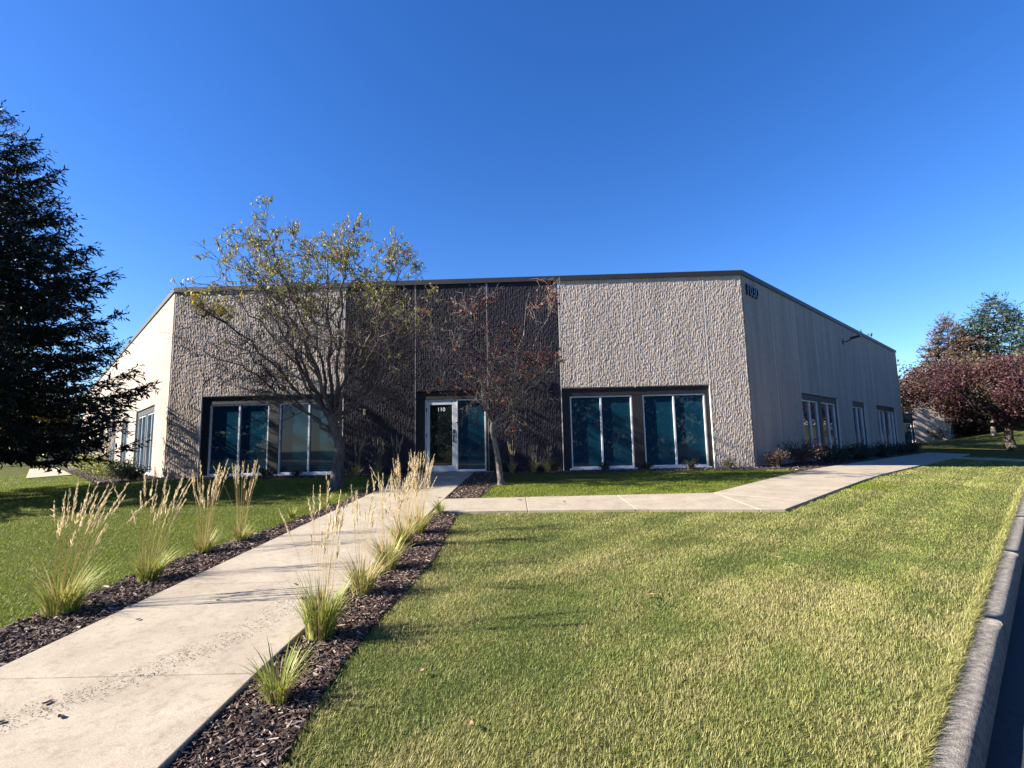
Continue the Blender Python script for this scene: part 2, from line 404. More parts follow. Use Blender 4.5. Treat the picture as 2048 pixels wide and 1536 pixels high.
def surround(parent, P, uu, nn, s0, units, s1, z1=2.5, zh=2.27):
    """dark metal around window units: header, jambs and piers"""
    m = MB(); m.box(P, uu, nn, s0, s1, -.2, -.05, zh, z1)
    e = [s0] + [v for u_ in units for v in u_] + [s1]
    for a, b in zip(e[::2], e[1::2]):
        if b - a > .01: m.box(P, uu, nn, a, b, -.2, -.055, -.3, zh - .002)
    o = m.build('window_surround', M_SURR, parent); bevel(o, .006, 1)
    f = MB()
    for a, b in units: f.box(P, uu, nn, a, b, -.2, -.02, -.3, -.005)
    f.build('foundation', M_CORE, parent)
    return o
def glyph(txt, size, depth):
    c = bpy.data.curves.new('t', 'FONT'); c.body = txt; c.size = size; c.extrude = depth / 2; c.offset = size * .006; c.resolution_u = 6
    to = bpy.data.objects.new('t', c); COL.objects.link(to); bpy.context.view_layer.update()
    me = bpy.data.meshes.new_from_object(to.evaluated_get(bpy.context.evaluated_depsgraph_get()))
    v = np.zeros(len(me.vertices) * 3, np.float32); me.vertices.foreach_get('co', v); v = v.reshape(-1, 3)
    bpy.data.objects.remove(to); bpy.data.curves.remove(c); return me, v
def text_part(txt, size, depth, mt, parent, pos, uu, nn, name, sx=1.0):
    for i, ch in enumerate(txt):
        me, v = glyph(ch, size, depth)
        full = glyph(txt[:i + 1], size, depth)[1]; x = (full[:, 0].max() - v[:, 0].max() + v[:, 0]) * sx
        Wd = np.stack([pos[0] + uu[0] * x + nn[0] * v[:, 2], pos[1] + uu[1] * x + nn[1] * v[:, 2], pos[2] + v[:, 1]], -1)
        me.vertices.foreach_set('co', (Wd - origin(parent)).astype(np.float32).ravel()); me.update(); me.name = name
        me.materials.clear(); me.materials.append(mt)
        o = bpy.data.objects.new(name, me); COL.objects.link(o); o.parent = parent

bld = empty('office_building', (float(A[0] + d[0] * 9), float(A[1] + d[1] * 9), 0), 'single storey precast concrete office building with chamfered front, dark centre bays and number 1030', 'building')
J = [0] + [1.06 + MOD * k for k in range(8)] + [18.316]
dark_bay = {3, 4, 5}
for k in range(9):
    z0 = 2.5 if k in (1, 2, 4, 6, 7) else -.3
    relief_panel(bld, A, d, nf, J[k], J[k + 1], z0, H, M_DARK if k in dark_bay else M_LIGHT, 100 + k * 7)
for k in range(1, 9):
    z0 = 2.5 if k in (2, 7) else (2.5 if k in () else -.3)
    if k in (1, 2, 3, 6, 7, 8): z0 = 2.5 if k in (2, 7) else z0
    mt = M_SEALD if k in (4, 5) else M_SEAL
    MB().box(A, d, nf, J[k] - .0115, J[k] + .0115, -.08, .010, 2.5 if k in (2, 7, 4, 5, 1, 3, 6, 8) and k in (2, 7) else (-.2 if k not in (2, 7) else 2.5), H).build('joint_seal', mt, bld)
# openings of the facade
for s0, s1 in ((J[1], J[3]), (J[6], J[8])):
    un = [(s0 + .26, s0 + .26 + 1.92), (s0 + MOD + .22, s0 + MOD + .22 + 1.92)]
    surround(bld, A, d, nf, s0 + .004, un, s1 - .004)
    for a, b in un: window(bld, A, d, nf, a, b)
# entrance bay
un = [(J[4] + .29, J[4] + .29 + 1.92)]
surround(bld, A, d, nf, J[4] + .004, un, J[5] - .004)
a0, a1 = un[0]; e = .045
fr = MB(); fr.box(A, d, nf, a0, a0 + e, -.17, -.075, .02, 2.27).box(A, d, nf, a1 - e, a1, -.17, -.075, .02, 2.27)
fr.box(A, d, nf, a0 + e, a1 - e, -.17, -.078, 2.27 - e, 2.27).box(A, d, nf, a0 + .985, a0 + 1.035, -.17, -.077, .02, 2.27 - e)
fr.box(A, d, nf, a0 + 1.035, a1 - e, -.17, -.078, .02, .08)
entry = fr.build('entrance_frame', M_ALU, bld); bevel(entry, .005, 1)
MB().box(A, d, nf, a0 + 1.035, a1 - e, -.145, -.137, .08, 2.27 - e).build('pane', M_GLASS, entry)
dm = MB(); l0, l1 = a0 + e + .006, a0 + .979
dm.box(A, d, nf, l0, l0 + .10, -.15, -.085, .03, 2.215).box(A, d, nf, l1 - .12, l1, -.15, -.085, .03, 2.215)
dm.box(A, d, nf, l0 + .10, l1 - .12, -.15, -.086, 2.10, 2.215).box(A, d, nf, l0 + .10, l1 - .12, -.15, -.086, .03, .21)
door = dm.build('door', M_ALU, bld); bevel(door, .006, 1)
dg = MB().box(A, d, nf, l0 + .10, l1 - .12, -.125, -.117, .21, 2.10).build('pane', M_GLASSD, door)
hm = MB(); hm.box(A, d, nf, l1 - .085, l1 - .045, -.03, -.012, .92, 1.16).box(A, d, nf, l1 - .08, l1 - .05, -.085, -.03, .93, .96).box(A, d, nf, l1 - .08, l1 - .05, -.085, -.03, 1.12, 1.15)
bevel(hm.build('handle', M_BLACK, door), .006, 2)
bevel(MB().box(A, d, nf, l1 - .09, l1 - .03, -.085, -.068, 1.2, 1.32).build('lock', M_BLACK, door), .006, 2)
for z in (.35, 1.15, 1.95): MB().box(A, d, nf, l0 - .012, l0 + .012, -.085, -.062, z - .06, z + .06).build('hinge', M_BLACK, door)
ps = A + d * (l0 + .33) + nf * (-.1145)
text_part('110', .17, .003, M_WHITE, door, (ps[0], ps[1], 1.90), d, nf, 'digit')
MB().box(A, d, nf, a0 - .2, a1 + .25, -.16, .10, -.2, .018).build('threshold', M_WALK, bld)
# right wall
LR = 22.56
openR = [(4.58, 2), (11.45, 1), (16.03, 2)]
def side_wall(root, P, uu, nn, length, first, openings, mt, n_relief=0):
    e = [0] + [first + MOD * i for i in range(int((length - first) / MOD) + 1)]
    if length - e[-1] > .3: e.append(length)
    for a, b in zip(e[:-1], e[1:]):
        c = (a + b) / 2; op = any(o0 - .05 < c < o0 + k * MOD for o0, k in openings)
        plain_panel(root, P, uu, nn, a, b, 2.5 if op else -.3, H, mt)
    for a in e[1:-1]:
        op = any(o0 + .1 < a < o0 + k * MOD - .1 for o0, k in openings)
        MB().box(P, uu, nn, a - .014, a + .014, -.08, .008, 2.5 if op else -.2, H).build('joint_seal', M_SEAL, root)
    for o0, k in openings:
        un = [(o0 + i * MOD + .2, o0 + i * MOD + 2.09) for i in range(k)]
        surround(root, P, uu, nn, o0 + .01, un, o0 + k * MOD - .01)
        for a, b in un: window(root, P, uu, nn, a, b)
side_wall(bld, B, dr, nr, LR, MOD, openR, M_LIGHTB)
side_wall(bld, A, dl, nl, 42, .23, [(.23 + MOD, 2), (.23 + 4 * MOD, 1), (.23 + 6 * MOD, 2), (.23 + 9 * MOD, 1), (.23 + 11 * MOD, 2), (.23 + 14 * MOD, 2)], M_LIGHTB)
# core and roof
Cn = B + dr * LR; Dn = A + dl * 42
cor = np.array([A, B, Cn, Cn - nr * 26, Dn - nl * 8, Dn]); inn = []
ctr = cor.mean(0)
def inset(poly, dd):
    out = []; n = len(poly)
    for i in range(n):
        p, a, b = poly[i], poly[i - 1], poly[(i + 1) % n]
        e1 = unit(p - a); e2 = unit(b - p); n1 = np.array([-e1[1], e1[0]]); n2 = np.array([-e2[1], e2[0]])
        bis = n1 + n2; out.append(p + bis * dd / (1 + n1 @ n2))
    return np.array(out)
ci = inset(cor, .19); n = len(ci)
V = np.vstack([np.c_[ci, np.full(n, -.3)], np.c_[ci, np.full(n, 5.7)]])
part('wall_core', V, [[i, (i + 1) % n, n + (i + 1) % n, n + i] for i in range(n)] + [list(range(n, 2 * n))], M_CORE, bld)
for (P, Q) in ((A, B), (B, Cn), (Dn, A)):
    uu = unit(Q - P); nn = np.array([uu[1], -uu[0]]); Ln = np.linalg.norm(Q - P)
    # mitred coping with a front lip
    V = []
    for s_, sg in ((0, -1), (Ln, 1)):
        t = .414 if not ((P is B and sg == 1) or (P is Dn and sg == -1)) else 0
        for off, z in ((-.28, 6.04), (-.28, 6.14), (.055, 6.14), (.055, 5.985), (.035, 5.985), (.035, 6.04)):
            p = P + uu * (s_ + sg * t * off) + nn * off; V.append((p[0], p[1], z))
    Fc = [[i, (i + 1) % 6, 6 + (i + 1) % 6, 6 + i] for i in range(6)] + [list(range(5, -1, -1)), list(range(6, 12))]
    part('coping', V, Fc, M_BRONZE, bld)
ps = B + dr * .12 + nr * .05
text_part('1030', .50, .06, M_NUM, bld, (ps[0], ps[1], 5.40), dr, nr, 'house_number_digit')
# flood light
fl = empty('flood_light', (*(B + dr * 10.9 + nr * .03), 5.2), 'small black flood light on an arm high on the shaded side wall', 'lamp')
Pq = B + dr * 10.9
bevel(MB().box(Pq, dr, nr, -.09, .09, .013, .06, 5.1, 5.3).build('wall_plate', M_BLACK, fl), .01, 2)
Vt, Ft = tubes([(np.array([[*(Pq + nr * q), z] for q, z in ((.05, 5.2), (.2, 5.22), (.34, 5.27))]), [.025] * 3)], 8); part('arm', Vt, Ft, M_BLACK, fl, smooth=True)
hd = MB(); C = []
for q, z, hw in ((.32, 5.33, .15), (.72, 5.40, .13)):
    for dz in (-.045, .03):
        for sg in (-1, 1): C.append([*(Pq + nr * q + dr * sg * hw), z + dz])
hd.add(C, [[0, 1, 3, 2], [4, 6, 7, 5], [0, 4, 5, 1], [2, 3, 7, 6], [0, 2, 6, 4], [1, 5, 7, 3]]); bevel(hd.build('lamp_head', M_BLACK, fl), .015, 2)

# second building, same make, further along the road
B2 = np.array([46.0, 54.1]); A2 = B2 - d * 18.3
b2 = empty('neighbour_building', (float(B2[0]), float(B2[1]), 0), 'more distant grey concrete building with dark entrance bay behind the copper tree', 'building')
zb = 0.0
plain_panel(b2, B2, d, nf, -3.3, 0, -.3, H, M_LIGHTB)
for i in range(4):
    plain_panel(b2, B2, d, nf, -3.3 - MOD * (i + 1), -3.3 - MOD * i, 2.5 if i == 0 else -.3, H, M_DARKB)
surround(b2, B2, d, nf, -3.3 - MOD + .01, [(-3.3 - MOD + .2, -3.3 - .17)], -3.31); window(b2, B2, d, nf, -3.3 - MOD + .2, -3.47)
side_wall(b2, B2, dr, nr, LR, MOD, [(MOD, 2), (4 * MOD, 1), (6 * MOD, 2)], M_LIGHTB)
C2 = B2 + dr * LR; cor2 = inset(np.array([A2, B2, C2, C2 - nr * 20, A2 - nf * 16]), .19); n = len(cor2)
part('wall_core', np.vstack([np.c_[cor2, np.full(n, -.3)], np.c_[cor2, np.full(n, 5.8)]]), [[i, (i + 1) % n, n + (i + 1) % n, n + i] for i in range(n)] + [list(range(n, 2 * n))], M_CORE, b2)
MB().box(B2, d, nf, -13, .04, -.25, .06, 6.0, 6.15).build('coping', M_BRONZE, b2); MB().box(B2, dr, nr, .0, LR, -.25, .06, 6.002, 6.152).build('coping', M_BRONZE, b2)
for tx, sz, s_, z in (('C.', .75, -4.35, 4.0), ('MedCare', .34, -4.75, 3.35)):
    ps = B2 + d * s_ + nf * .06; text_part(tx, sz, .05, M_WHITE, b2, (ps[0], ps[1], z), d, nf, 'sign_letter')
# pale building at the far right and grey block at the far left
fb = empty('far_building', (82, 84, 0), 'long pale sunlit building far behind the lawn on the rise', 'building')
Pq = np.array([62., 92.]); uq = unit(np.array([1., -.35])); nq = np.array([uq[1], -uq[0]])
zg = float(gz(80, 85))
MB().box(Pq, uq, nq, 0, 60, -12, 0, -1, zg + 4.6).build('wall', simple('pale_wall', (.62, .58, .5), .8, 0, .1, 2), fb)
MB().box(Pq, uq, nq, -.5, 60.5, -12.5, .5, zg + 4.6, zg + 5.1).build('roof', M_BRONZE, fb)
lb = empty('grey_block', (-38, 46, 0), 'small grey flat roofed block beyond the spruce at the back', 'building')
Pq = np.array([-43., 47.]); uq = np.array([.96, .28]); nq = np.array([.28, -.96])
MB().box(Pq, uq, nq, 0, 6, -6, 0, -.5, 3.9).build('wall', simple('grey_wall', (.30, .31, .33), .8, 0, .1, 2), lb)
MB().box(Pq, uq, nq, -.15, 6.15, -6.1, .15, 3.9, 4.15).build('roof', M_BRONZE, lb)
MB().box(Pq, uq, nq, 4.2, 5.2, -.02, .03, -.2, 2.1).build('door', M_SURR, lb)

# ------------------------------------------------------------------ trees
def wander(p0, p1, n, amp, rg, sag=0):
    t = np.linspace(0, 1, n)[:, None]; P = p0 + (p1 - p0) * t
    w_ = np.cumsum(rg.normal(size=(n, 3)), 0); w_ -= w_[0]; w_ -= t * w_[-1]
    P = P + w_ * amp * np.linalg.norm(p1 - p0) / math.sqrt(n); P[:, 2] += sag * np.sin(t[:, 0] * math.pi) * np.linalg.norm(p1 - p0); return P
def branching(trunk, tr_r, limbs, rg, levels, r0, outward=.55, rise=.35, inside=None):
    """trunk polyline and a list of limb polylines -> list of tubes, list of twig polylines"""
    tub = [(trunk, tr_r)]; cur = []
    for P, ra in limbs:
        r = np.linspace(ra, ra * .22, len(P)); tub.append((P, r)); cur.append((P, r))
    twigs = []
    for li, (cnt, ln, n) in enumerate(levels):
        nxt = []
        for P, r in cur:
            tot = np.linalg.norm(np.diff(P, axis=0), axis=1).sum()
            for _ in range(cnt):
                t = rg.uniform(.18, 1.0) ** .8 * (len(P) - 1); i = min(int(t), len(P) - 2); f = t - i
                p = P[i] * (1 - f) + P[i + 1] * f; dirp = unit(P[i + 1] - P[i]); rr = (r[i] * (1 - f) + r[i + 1] * f) * rg.uniform(.45, .7)
                v = unit(dirp * .75 + rg.normal(size=3) * outward + np.array([0, 0, rise]))
                L_ = ln * rg.uniform(.55, 1.3)
                Q = wander(p, p + v * L_, n, .12, rg, .05); q = np.linspace(max(rr, .0048), max(rr * .3, .0034), n)
                if inside is not None and not inside(Q[-1]): continue
                tub.append((Q, q)); nxt.append((Q, q))
        cur = nxt; twigs = nxt
    return tub, twigs

def tree_object(name, base, label, group, tub, bark_m, leaf, extra=None, sides=5):
    t = empty(name, base, label, 'tree', group)
    big = [x for x in tub if np.max(x[1]) > .012]; small = [x for x in tub if np.max(x[1]) <= .012]
    V, Fq = tubes(big, 7 if sides > 4 else sides)
    if small:
        V2, F2 = tubes(small, 3); Fq = np.vstack([Fq, F2 + len(V)]); V = np.vstack([V, V2])
    part('trunk', V, Fq, bark_m, t, smooth=True)
    if leaf: part('crown', leaf[0], leaf[1], M_LEAF, t, col=leaf[2])
    return t

# -- wide multi-limbed tree in front of the left windows
rg = np.random.default_rng(21); b0 = np.array([-4.40, 12.7, -.2])
trunk = curve([b0, [-4.36, 12.7, .35], [-4.33, 12.72, .85], [-4.46, 12.7, 1.3], [-4.62, 12.68, 1.75]], 14)
tr = np.interp(np.linspace(0, 1, 14), [0, .08, .3, 1], [.22, .165, .14, .095])
tg = [(-7.7, -1.2, 4.8, .055), (-7.0, .8, 5.3, .06), (-6.9, -.4, 6.5, .065), (-6.1, 1.4, 6.5, .06), (-5.5, -1.6, 6.2, .06), (-4.9, .3, 6.75, .07),
      (-4.0, -.6, 6.7, .065), (-3.2, 1.0, 6.4, .06), (-2.4, -.8, 5.8, .06), (-1.9, .6, 5.0, .05), (-2.5, -1.5, 3.9, .045), (-7.6, -.9, 3.5, .045),
      (-7.3, .9, 2.6, .035), (-2.9, .8, 2.7, .035), (-7.7, .2, 4.1, .045), (-2.1, 1.8, 4.3, .045), (-5.0, -2.2, 4.6, .05), (-6.4, -1.9, 4.9, .05), (-3.6, 2.0, 5.4, .05)]
limbs = []
for i, (x, dy, z, ra) in enumerate(tg):
    x = -4.7 + (x + 4.7) * .90; z = 1.6 + (z - 1.6) * .83; ra *= .80
    k = int(rg.uniform(7, 13)); p = trunk[k]; e_ = np.array([x, 12.7 + dy, z]); hx = abs(x + 4.5) / 3.6
    m1 = p + (e_ - p) * .33 + np.array([0, 0, .25 - .25 * hx]); m2 = p + (e_ - p) * .68 + np.array([0, 0, .18])
    P = curve([p, m1, m2, e_], 16); P[1:-1] += rg.normal(size=(14, 3)) * .045; limbs.append((P, ra))
tub, twigs = branching(trunk, tr, limbs, rg, [(12, .85, 7), (7, .48, 5), (4, .28, 4)], .05, .6, .10, lambda p: ((p[0] + 4.85) / 3.15) ** 2 + ((p[2] - 4) / 2.8) ** 2 < 1)
def twig_leaves(twigs, rg, keep, per, L, W, pal, droop, tint=None):
    P, D, C = [], [], []
    pal = np.array(pal)
    for Q, q in twigs:
        if rg.random() > keep(Q[-1]): continue
        for _ in range(rg.integers(per[0], per[1] + 1)):
            t = rg.uniform(.3, 1) * (len(Q) - 1); i = min(int(t), len(Q) - 2); p = Q[i] + (Q[i + 1] - Q[i]) * (t - i)
            P.append(p); D.append(rg.normal(size=3) * .55 + np.array([.15, 0, -droop])); C.append((np.array([.62, .48, .05]) if tint is not None and tint(p) else pal[rg.integers(len(pal))]) * rg.uniform(.7, 1.25))
    P, D, C = map(np.array, (P, D, C)); n = len(P)
    return leaves(P, D, rg.uniform(.7, 1.2, n) * L, rg.uniform(.7, 1.2, n) * W, C, rg, .15)
def keep1(p):
    z = np.clip((p[2] - 3.9) / 1.6, 0, 1); r = np.clip((abs(p[0] + 4.9) - 1.9) / 1.4, 0, 1) * np.clip((p[2] - 3.6) / 1, 0, 1)
    k = .03 + .80 * z ** 1.1 + .35 * r
    if abs(p[0] + 7.0) < .5 and abs(p[2] - 4.4) < .3: k = 1.6
    return 1.35 * k * (.35 + .9 * vnoise(np.array(p[0] * 1.3 + 40), np.array(p[2] * 1.3 + 10), 5))
lf = twig_leaves(twigs, rg, keep1, (4, 8), .10, .034, [(.24, .25, .07), (.18, .21, .06), (.30, .28, .09), (.38, .30, .06), (.26, .17, .06), (.16, .18, .055)], .75, lambda p: abs(p[0] + 7.0) < .5 and abs(p[2] - 4.4) < .28)
tree_object('ornamental_tree', tuple(b0), 'wide spreading tree with bare lower twigs and thin olive leaves before the left windows', None, tub, M_BARK1, lf)
# -- small red-leaved tree right of the door
rg = np.random.default_rng(5); b0 = np.array([-.31, 12.5, -.2])
trunk = curve([b0, [-.36, 12.5, .25], [-.43, 12.5, .75], [-.52, 12.5, 1.18], [-.49, 12.5, 1.34]], 12)
tr = np.interp(np.linspace(0, 1, 12), [0, .08, .4, 1], [.12, .08, .068, .05])
limbs = []
for mid, e_, ra in [((-.68, 1.75), (-1.95, 2.5), .026), ((-.75, 1.9), (-1.8, 3.3), .028), ((-.72, 1.95), (-.95, 4.4), .032), ((-.60, 1.9), (-.55, 3.7), .026),
                    ((-.12, 1.66), (.15, 3.4), .03), ((-.10, 1.68), (.45, 4.3), .034), ((-.06, 1.68), (1.1, 4.4), .032), ((-.04, 1.66), (1.15, 3.4), .028), ((-.06, 1.62), (.95, 2.6), .022), ((-.66, 1.7), (-1.2, 2.1), .016), ((-.65, 1.8), (-1.4, 3.9), .024)]:
    dy = rg.uniform(-1.2, 1.2); P = curve([trunk[-1 if mid[0] > -.3 else -2], [mid[0], 12.5 + dy * .08, mid[1]], [(mid[0] + e_[0]) / 2 + .05, 12.5 + dy * .5, (mid[1] + e_[1]) / 2 + .1], [e_[0], 12.5 + dy, e_[1]]], 13)
    P[2:-1] += rg.normal(size=(10, 3)) * .03; limbs.append((P, ra * .72))
tub, twigs = branching(trunk, tr, limbs, rg, [(8, .66, 6), (6, .38, 5), (3, .22, 3)], .03, .7, .06, lambda p: p[2] < 4.75 and -2.15 < p[0] < 1.35)
def keep2(p): return .75 * vnoise(np.array(p[0] * 1.7 + 9), np.array(p[2] * 1.7), 15) ** 2 + (.22 if p[2] > 3.7 else .05)
lf = twig_leaves(twigs, rg, keep2, (3, 7), .085, .042, [(.16, .015, .03), (.10, .012, .025), (.20, .04, .03), (.07, .015, .025), (.18, .09, .03), (.12, .10, .03), (.26, .04, .02)], .5)
tree_object('red_leaf_tree', tuple(b0), 'small leaning tree with pale trunk and sparse red leaves beside the glass door', None, tub, M_BARK2, lf)

# -- spruces
def spruce(name, base, Hh, Rr, label, seed, n_whorl=30, per=9, tw=26, pal=((.010, .022, .014), (.018, .034, .020), (.026, .042, .022)), low=.55, bare=0, tlen=.30, sparse=1.0, group=None, nm=None):
    rg = np.random.default_rng(seed); base = np.array(base, float); pal = np.array(pal)
    t = empty(name, tuple(base), label, 'tree', group)
    trunk = np.array([base + [0, 0, z] for z in np.linspace(0, Hh, 12)]); tub = [(trunk, np.interp(np.linspace(0, 1, 12), [0, .05, 1], [Hh * .024, Hh * .018, .012]))]
    LP, LD, LL = [], [], []
    for wi in range(n_whorl):
        u_ = wi / (n_whorl - 1); z = low + (Hh - low - .1) * u_ ** .92
        prof = np.interp(z / Hh, [0, .08, .18, .47, .63, .74, .88, 1], [.7, .95, 1.0, .76, .58, .43, .22, .02]) * Rr
        k = max(4, int(per * (1 - .45 * u_)))
        for j in range(k):
            az = 2 * math.pi * (j + rg.uniform(-.35, .35)) / k + wi * 2.4; Lb = prof * rg.uniform(.72, 1.12)
            if Lb < .08: continue
            h = np.array([math.cos(az), math.sin(az), 0]); sag = np.interp(u_, [0, .5, 1], [-.24, -.10, .35])
            n = 9; tt = np.linspace(0, 1, n)[:, None]
            P = base + [0, 0, z] + h * Lb * tt + np.array([0, 0, 1.]) * Lb * (sag * tt - (.10) * np.sin(tt * math.pi) + .20 * tt ** 3)
            P += np.cumsum(rg.normal(size=(n, 3)) * .016 * Lb, 0) * (tt > 0)
            tub.append((P, np.linspace(.012 + .012 * Lb, .004, n)))
            if u_ > 1 - bare and rg.random() < .75: continue
            m = int(tw * (.35 + Lb / Rr) * sparse)
            ti = rg.uniform(.12, 1, m) ** .75 * (n - 1); ii = np.minimum(ti.astype(int), n - 2); fr_ = (ti - ii)[:, None]
            pp = P[ii] * (1 - fr_) + P[ii + 1] * fr_; side = np.cross(h, [0, 0, 1.]); sg = rg.choice([-1, 1], m)[:, None]
            dirs = unit(h * rg.uniform(.35, 1, (m, 1)) + side * sg * rg.uniform(.2, 1, (m, 1)) + np.array([0, 0, 1.]) * rg.uniform(-.55, .16, (m, 1)))
            ll = tlen * rg.uniform(.5, 1.35, m) * (.45 + .75 * min(1, Lb / 2)); LP.append(pp); LD.append(dirs); LL.append(ll)
            LP.append(P[-1:]); LD.append(unit(P[-1:] - P[-2:-1])); LL.append(np.array([tlen]))
    V, Fq = tubes(tub, 4); part('trunk', V, Fq, M_BARK3, t, smooth=True)
    P = np.vstack(LP); D = np.vstack(LD); Ln = np.concatenate(LL); n = len(P)
    # every sprig: several needle brushes set along and around its axis
    nb = 6; tt = np.tile(np.linspace(.0, .85, nb), n); P2 = np.repeat(P, nb, 0) + np.repeat(D * Ln[:, None], nb, 0) * tt[:, None]
    D2 = np.repeat(D, nb, 0) + rg.normal(size=(n * nb, 3)) * .62; L2 = np.repeat(Ln, nb) * rg.uniform(.25, .5, n * nb)
    C = pal[rg.integers(0, len(pal), n)] * rg.uniform(.6, 1.4, (n, 1)); C = np.repeat(C, nb, 0)
    V, Fq, Cc = leaves(P2, D2, L2, L2 * .30, C, rg, 0, .4); part('crown', V, Fq, M_NEEDLE, t, col=Cc); return t
spruce('spruce_tree', (-13.6, 12.4, -.3), 10.6, 3.6, 'tall dark spruce with drooping boughs and bare top on the left lawn', 3, 29, 15, 86, ((.006, .012, .009), (.010, .018, .012), (.016, .024, .014)), bare=.16, tlen=.30, low=1.65)
spruce('conifer_tree', (53.5, 61.0, 0), 15.2, 5.2, 'narrow reddish brown conifer beyond the copper leaved tree', 11, 26, 11, 24, ((.09, .05, .035), (.05, .045, .025), (.12, .07, .05)), 2, tlen=.9)
spruce('conifer_tree', (59.5, 61.0, 0), 17.6, 7.5, 'broad blue green conifer, the taller one beyond the copper leaved tree', 12, 26, 11, 26, ((.025, .05, .04), (.035, .06, .035), (.05, .07, .05)), 2, tlen=1.0)

def leafy(name, base, Hh, rad, z0, label, seed, nl, lsize, pal, bark_m=M_BARK1, clumps=90, group=None, cat='tree', flat=.8, tr_r=.16, limbs_n=12, cs=.26):
    rg = np.random.default_rng(seed); base = np.array(base, float); pal = np.array(pal)
    c = base + [0, 0, (Hh + z0) / 2]; rz = (Hh - z0) / 2
    dirs = unit(rg.normal(size=(clumps, 3))); rr = rg.uniform(.35, 1, (clumps, 1)) ** .5
    cc = c + dirs * rr * np.array([rad, rad, rz]) * rg.uniform(.8, 1.08, (clumps, 1))
    fork = base + [0, 0, max(z0 * .8, Hh * .12)]
    tub = [(curve([base, base + (fork - base) * .5 + rg.normal(size=3) * [.05, .05, 0], fork], 6), np.linspace(tr_r, tr_r * .7, 6))]
    for i in rg.choice(clumps, min(limbs_n, clumps), False):
        tub.append((wander(fork, cc[i], 8, .12, rg, .06), np.linspace(tr_r * .5, .012, 8)))
    per = nl // clumps; ci_ = np.repeat(np.arange(clumps), per); n = len(ci_)
    sz = rad * cs * rg.uniform(.6, 1.3, clumps)[ci_][:, None]
    P = cc[ci_] + unit(rg.normal(size=(n, 3))) * (rg.random((n, 1)) ** .45) * sz * np.array([1, 1, flat]) * 1.25
    C = pal[rg.integers(0, len(pal), clumps)][ci_] * rg.uniform(.6, 1.4, (n, 1))
    lf = leaves(P, rg.normal(size=(n, 3)) + [0, 0, -.3], lsize * rg.uniform(.6, 1.3, n), lsize * .6 * rg.uniform(.6, 1.3, n), C, rg, .1)
    return tree_object(name, tuple(base), label, group, tub, bark_m, lf, sides=5)
COPPER = ((.070, .030, .030), (.045, .022, .024), (.10, .050, .036), (.08, .055, .03), (.055, .018, .028))
leafy('copper_tree', (33.2, 34.0, -.2), 6.5, 6.3, 2.1, 'broad low copper leaved tree standing on the shaded lawn by the path', 31, 56000, .16, COPPER, M_BARK3, clumps=260, tr_r=.3, cs=.14, limbs_n=40)
leafy('copper_tree', (58, 52, .2), 7.5, 4.5, 2.2, 'smaller copper leaved tree further up the rise behind the first', 32, 9000, .26, COPPER, clumps=80, tr_r=.3)
leafy('bare_crown_tree', (50, 53, 0), 9.5, 5.5, 4, 'pale half bare tree with thin green leaves between conifer and copper tree', 33, 2400, .3, ((.13, .13, .06), (.17, .14, .08)), M_BARK2, clumps=80, tr_r=.25, limbs_n=60)
GREEN = ((.05, .085, .02), (.07, .10, .03), (.10, .12, .03), (.035, .065, .02))
for i, (x, y, h_, r_, lab) in enumerate([(-52, 50, 9, 4.5, 'green leafy tree at the end of the far left lawn'), (-46, 56, 8, 4, 'round green tree behind the small grey block'), (-60, 62, 11, 6, 'tall green tree far behind the grey block'), (-38, 40, 4.5, 2.4, 'small rusty orange tree beside the rear path')]):
    leafy('background_tree', (x, y, 0), h_, r_, 1.2, lab, 50 + i, 5000, .3, GREEN if i < 3 else ((.22, .10, .03), (.16, .11, .03), (.10, .10, .03)), clumps=70)
leafy('hill_darkening_tree', (68, 62, 1.0), 9, 5, .5, 'dark low crowned tree added to darken the rise at the far right', 96, 9000, .35, ((.03, .045, .018), (.045, .05, .02), (.06, .04, .025)), M_BARK3, clumps=90)  # this tree and the next are added, dark leaved, to darken the rise
leafy('hill_darkening_tree', (61, 66, 1.0), 8, 4, .5, 'dark round tree added to darken the rise behind the conifers', 97, 7000, .35, ((.03, .045, .018), (.045, .05, .02)), M_BARK3, clumps=80)
# trees across the road, mirrored in the window panes
for i, (s_, n_, h_) in enumerate([(-4, 15, 9), (-11, 17, 11), (-18, 15, 8.5), (-25, 16, 10), (-32, 18, 11), (-40, 16, 9.5), (-49, 18, 11), (-58, 17, 10), (5, 19, 9), (14, 18, 8), (-7.5, 21, 10), (-14.5, 22, 9), (-21.5, 21, 11), (-28.5, 22, 9), (-36, 22, 11), (-44, 22, 10), (-53, 23, 11), (-64, 20, 11), (0, 23, 10), (22, 16, 9), (29, 18, 10), (36, 16, 9), (44, 18, 11), (53, 17, 10), (63, 18, 11)]):
    x, y = kp(s_, n_); leafy('roadside_tree', (x, y, float(gz(x, y)) - .1), h_, h_ * .46, .3, 'green tree on the far side of the road', 70 + i, 2400, .50, GREEN, clumps=70, group='trees across the road')
for i, (x, y, h_) in enumerate([(33, 50, 10.5), (27, 46, 10), (40, 66, 12), (24, 41, 9.5)]):  # unseen trees added to throw shade on the lawn at far right
    leafy('shade_tree', (x, y, 0), h_, 5, 1, 'unseen green tree added behind the office building for its shadow', 90 + i, 5000, .4, GREEN, clumps=70, group='unseen shade trees behind the office building')

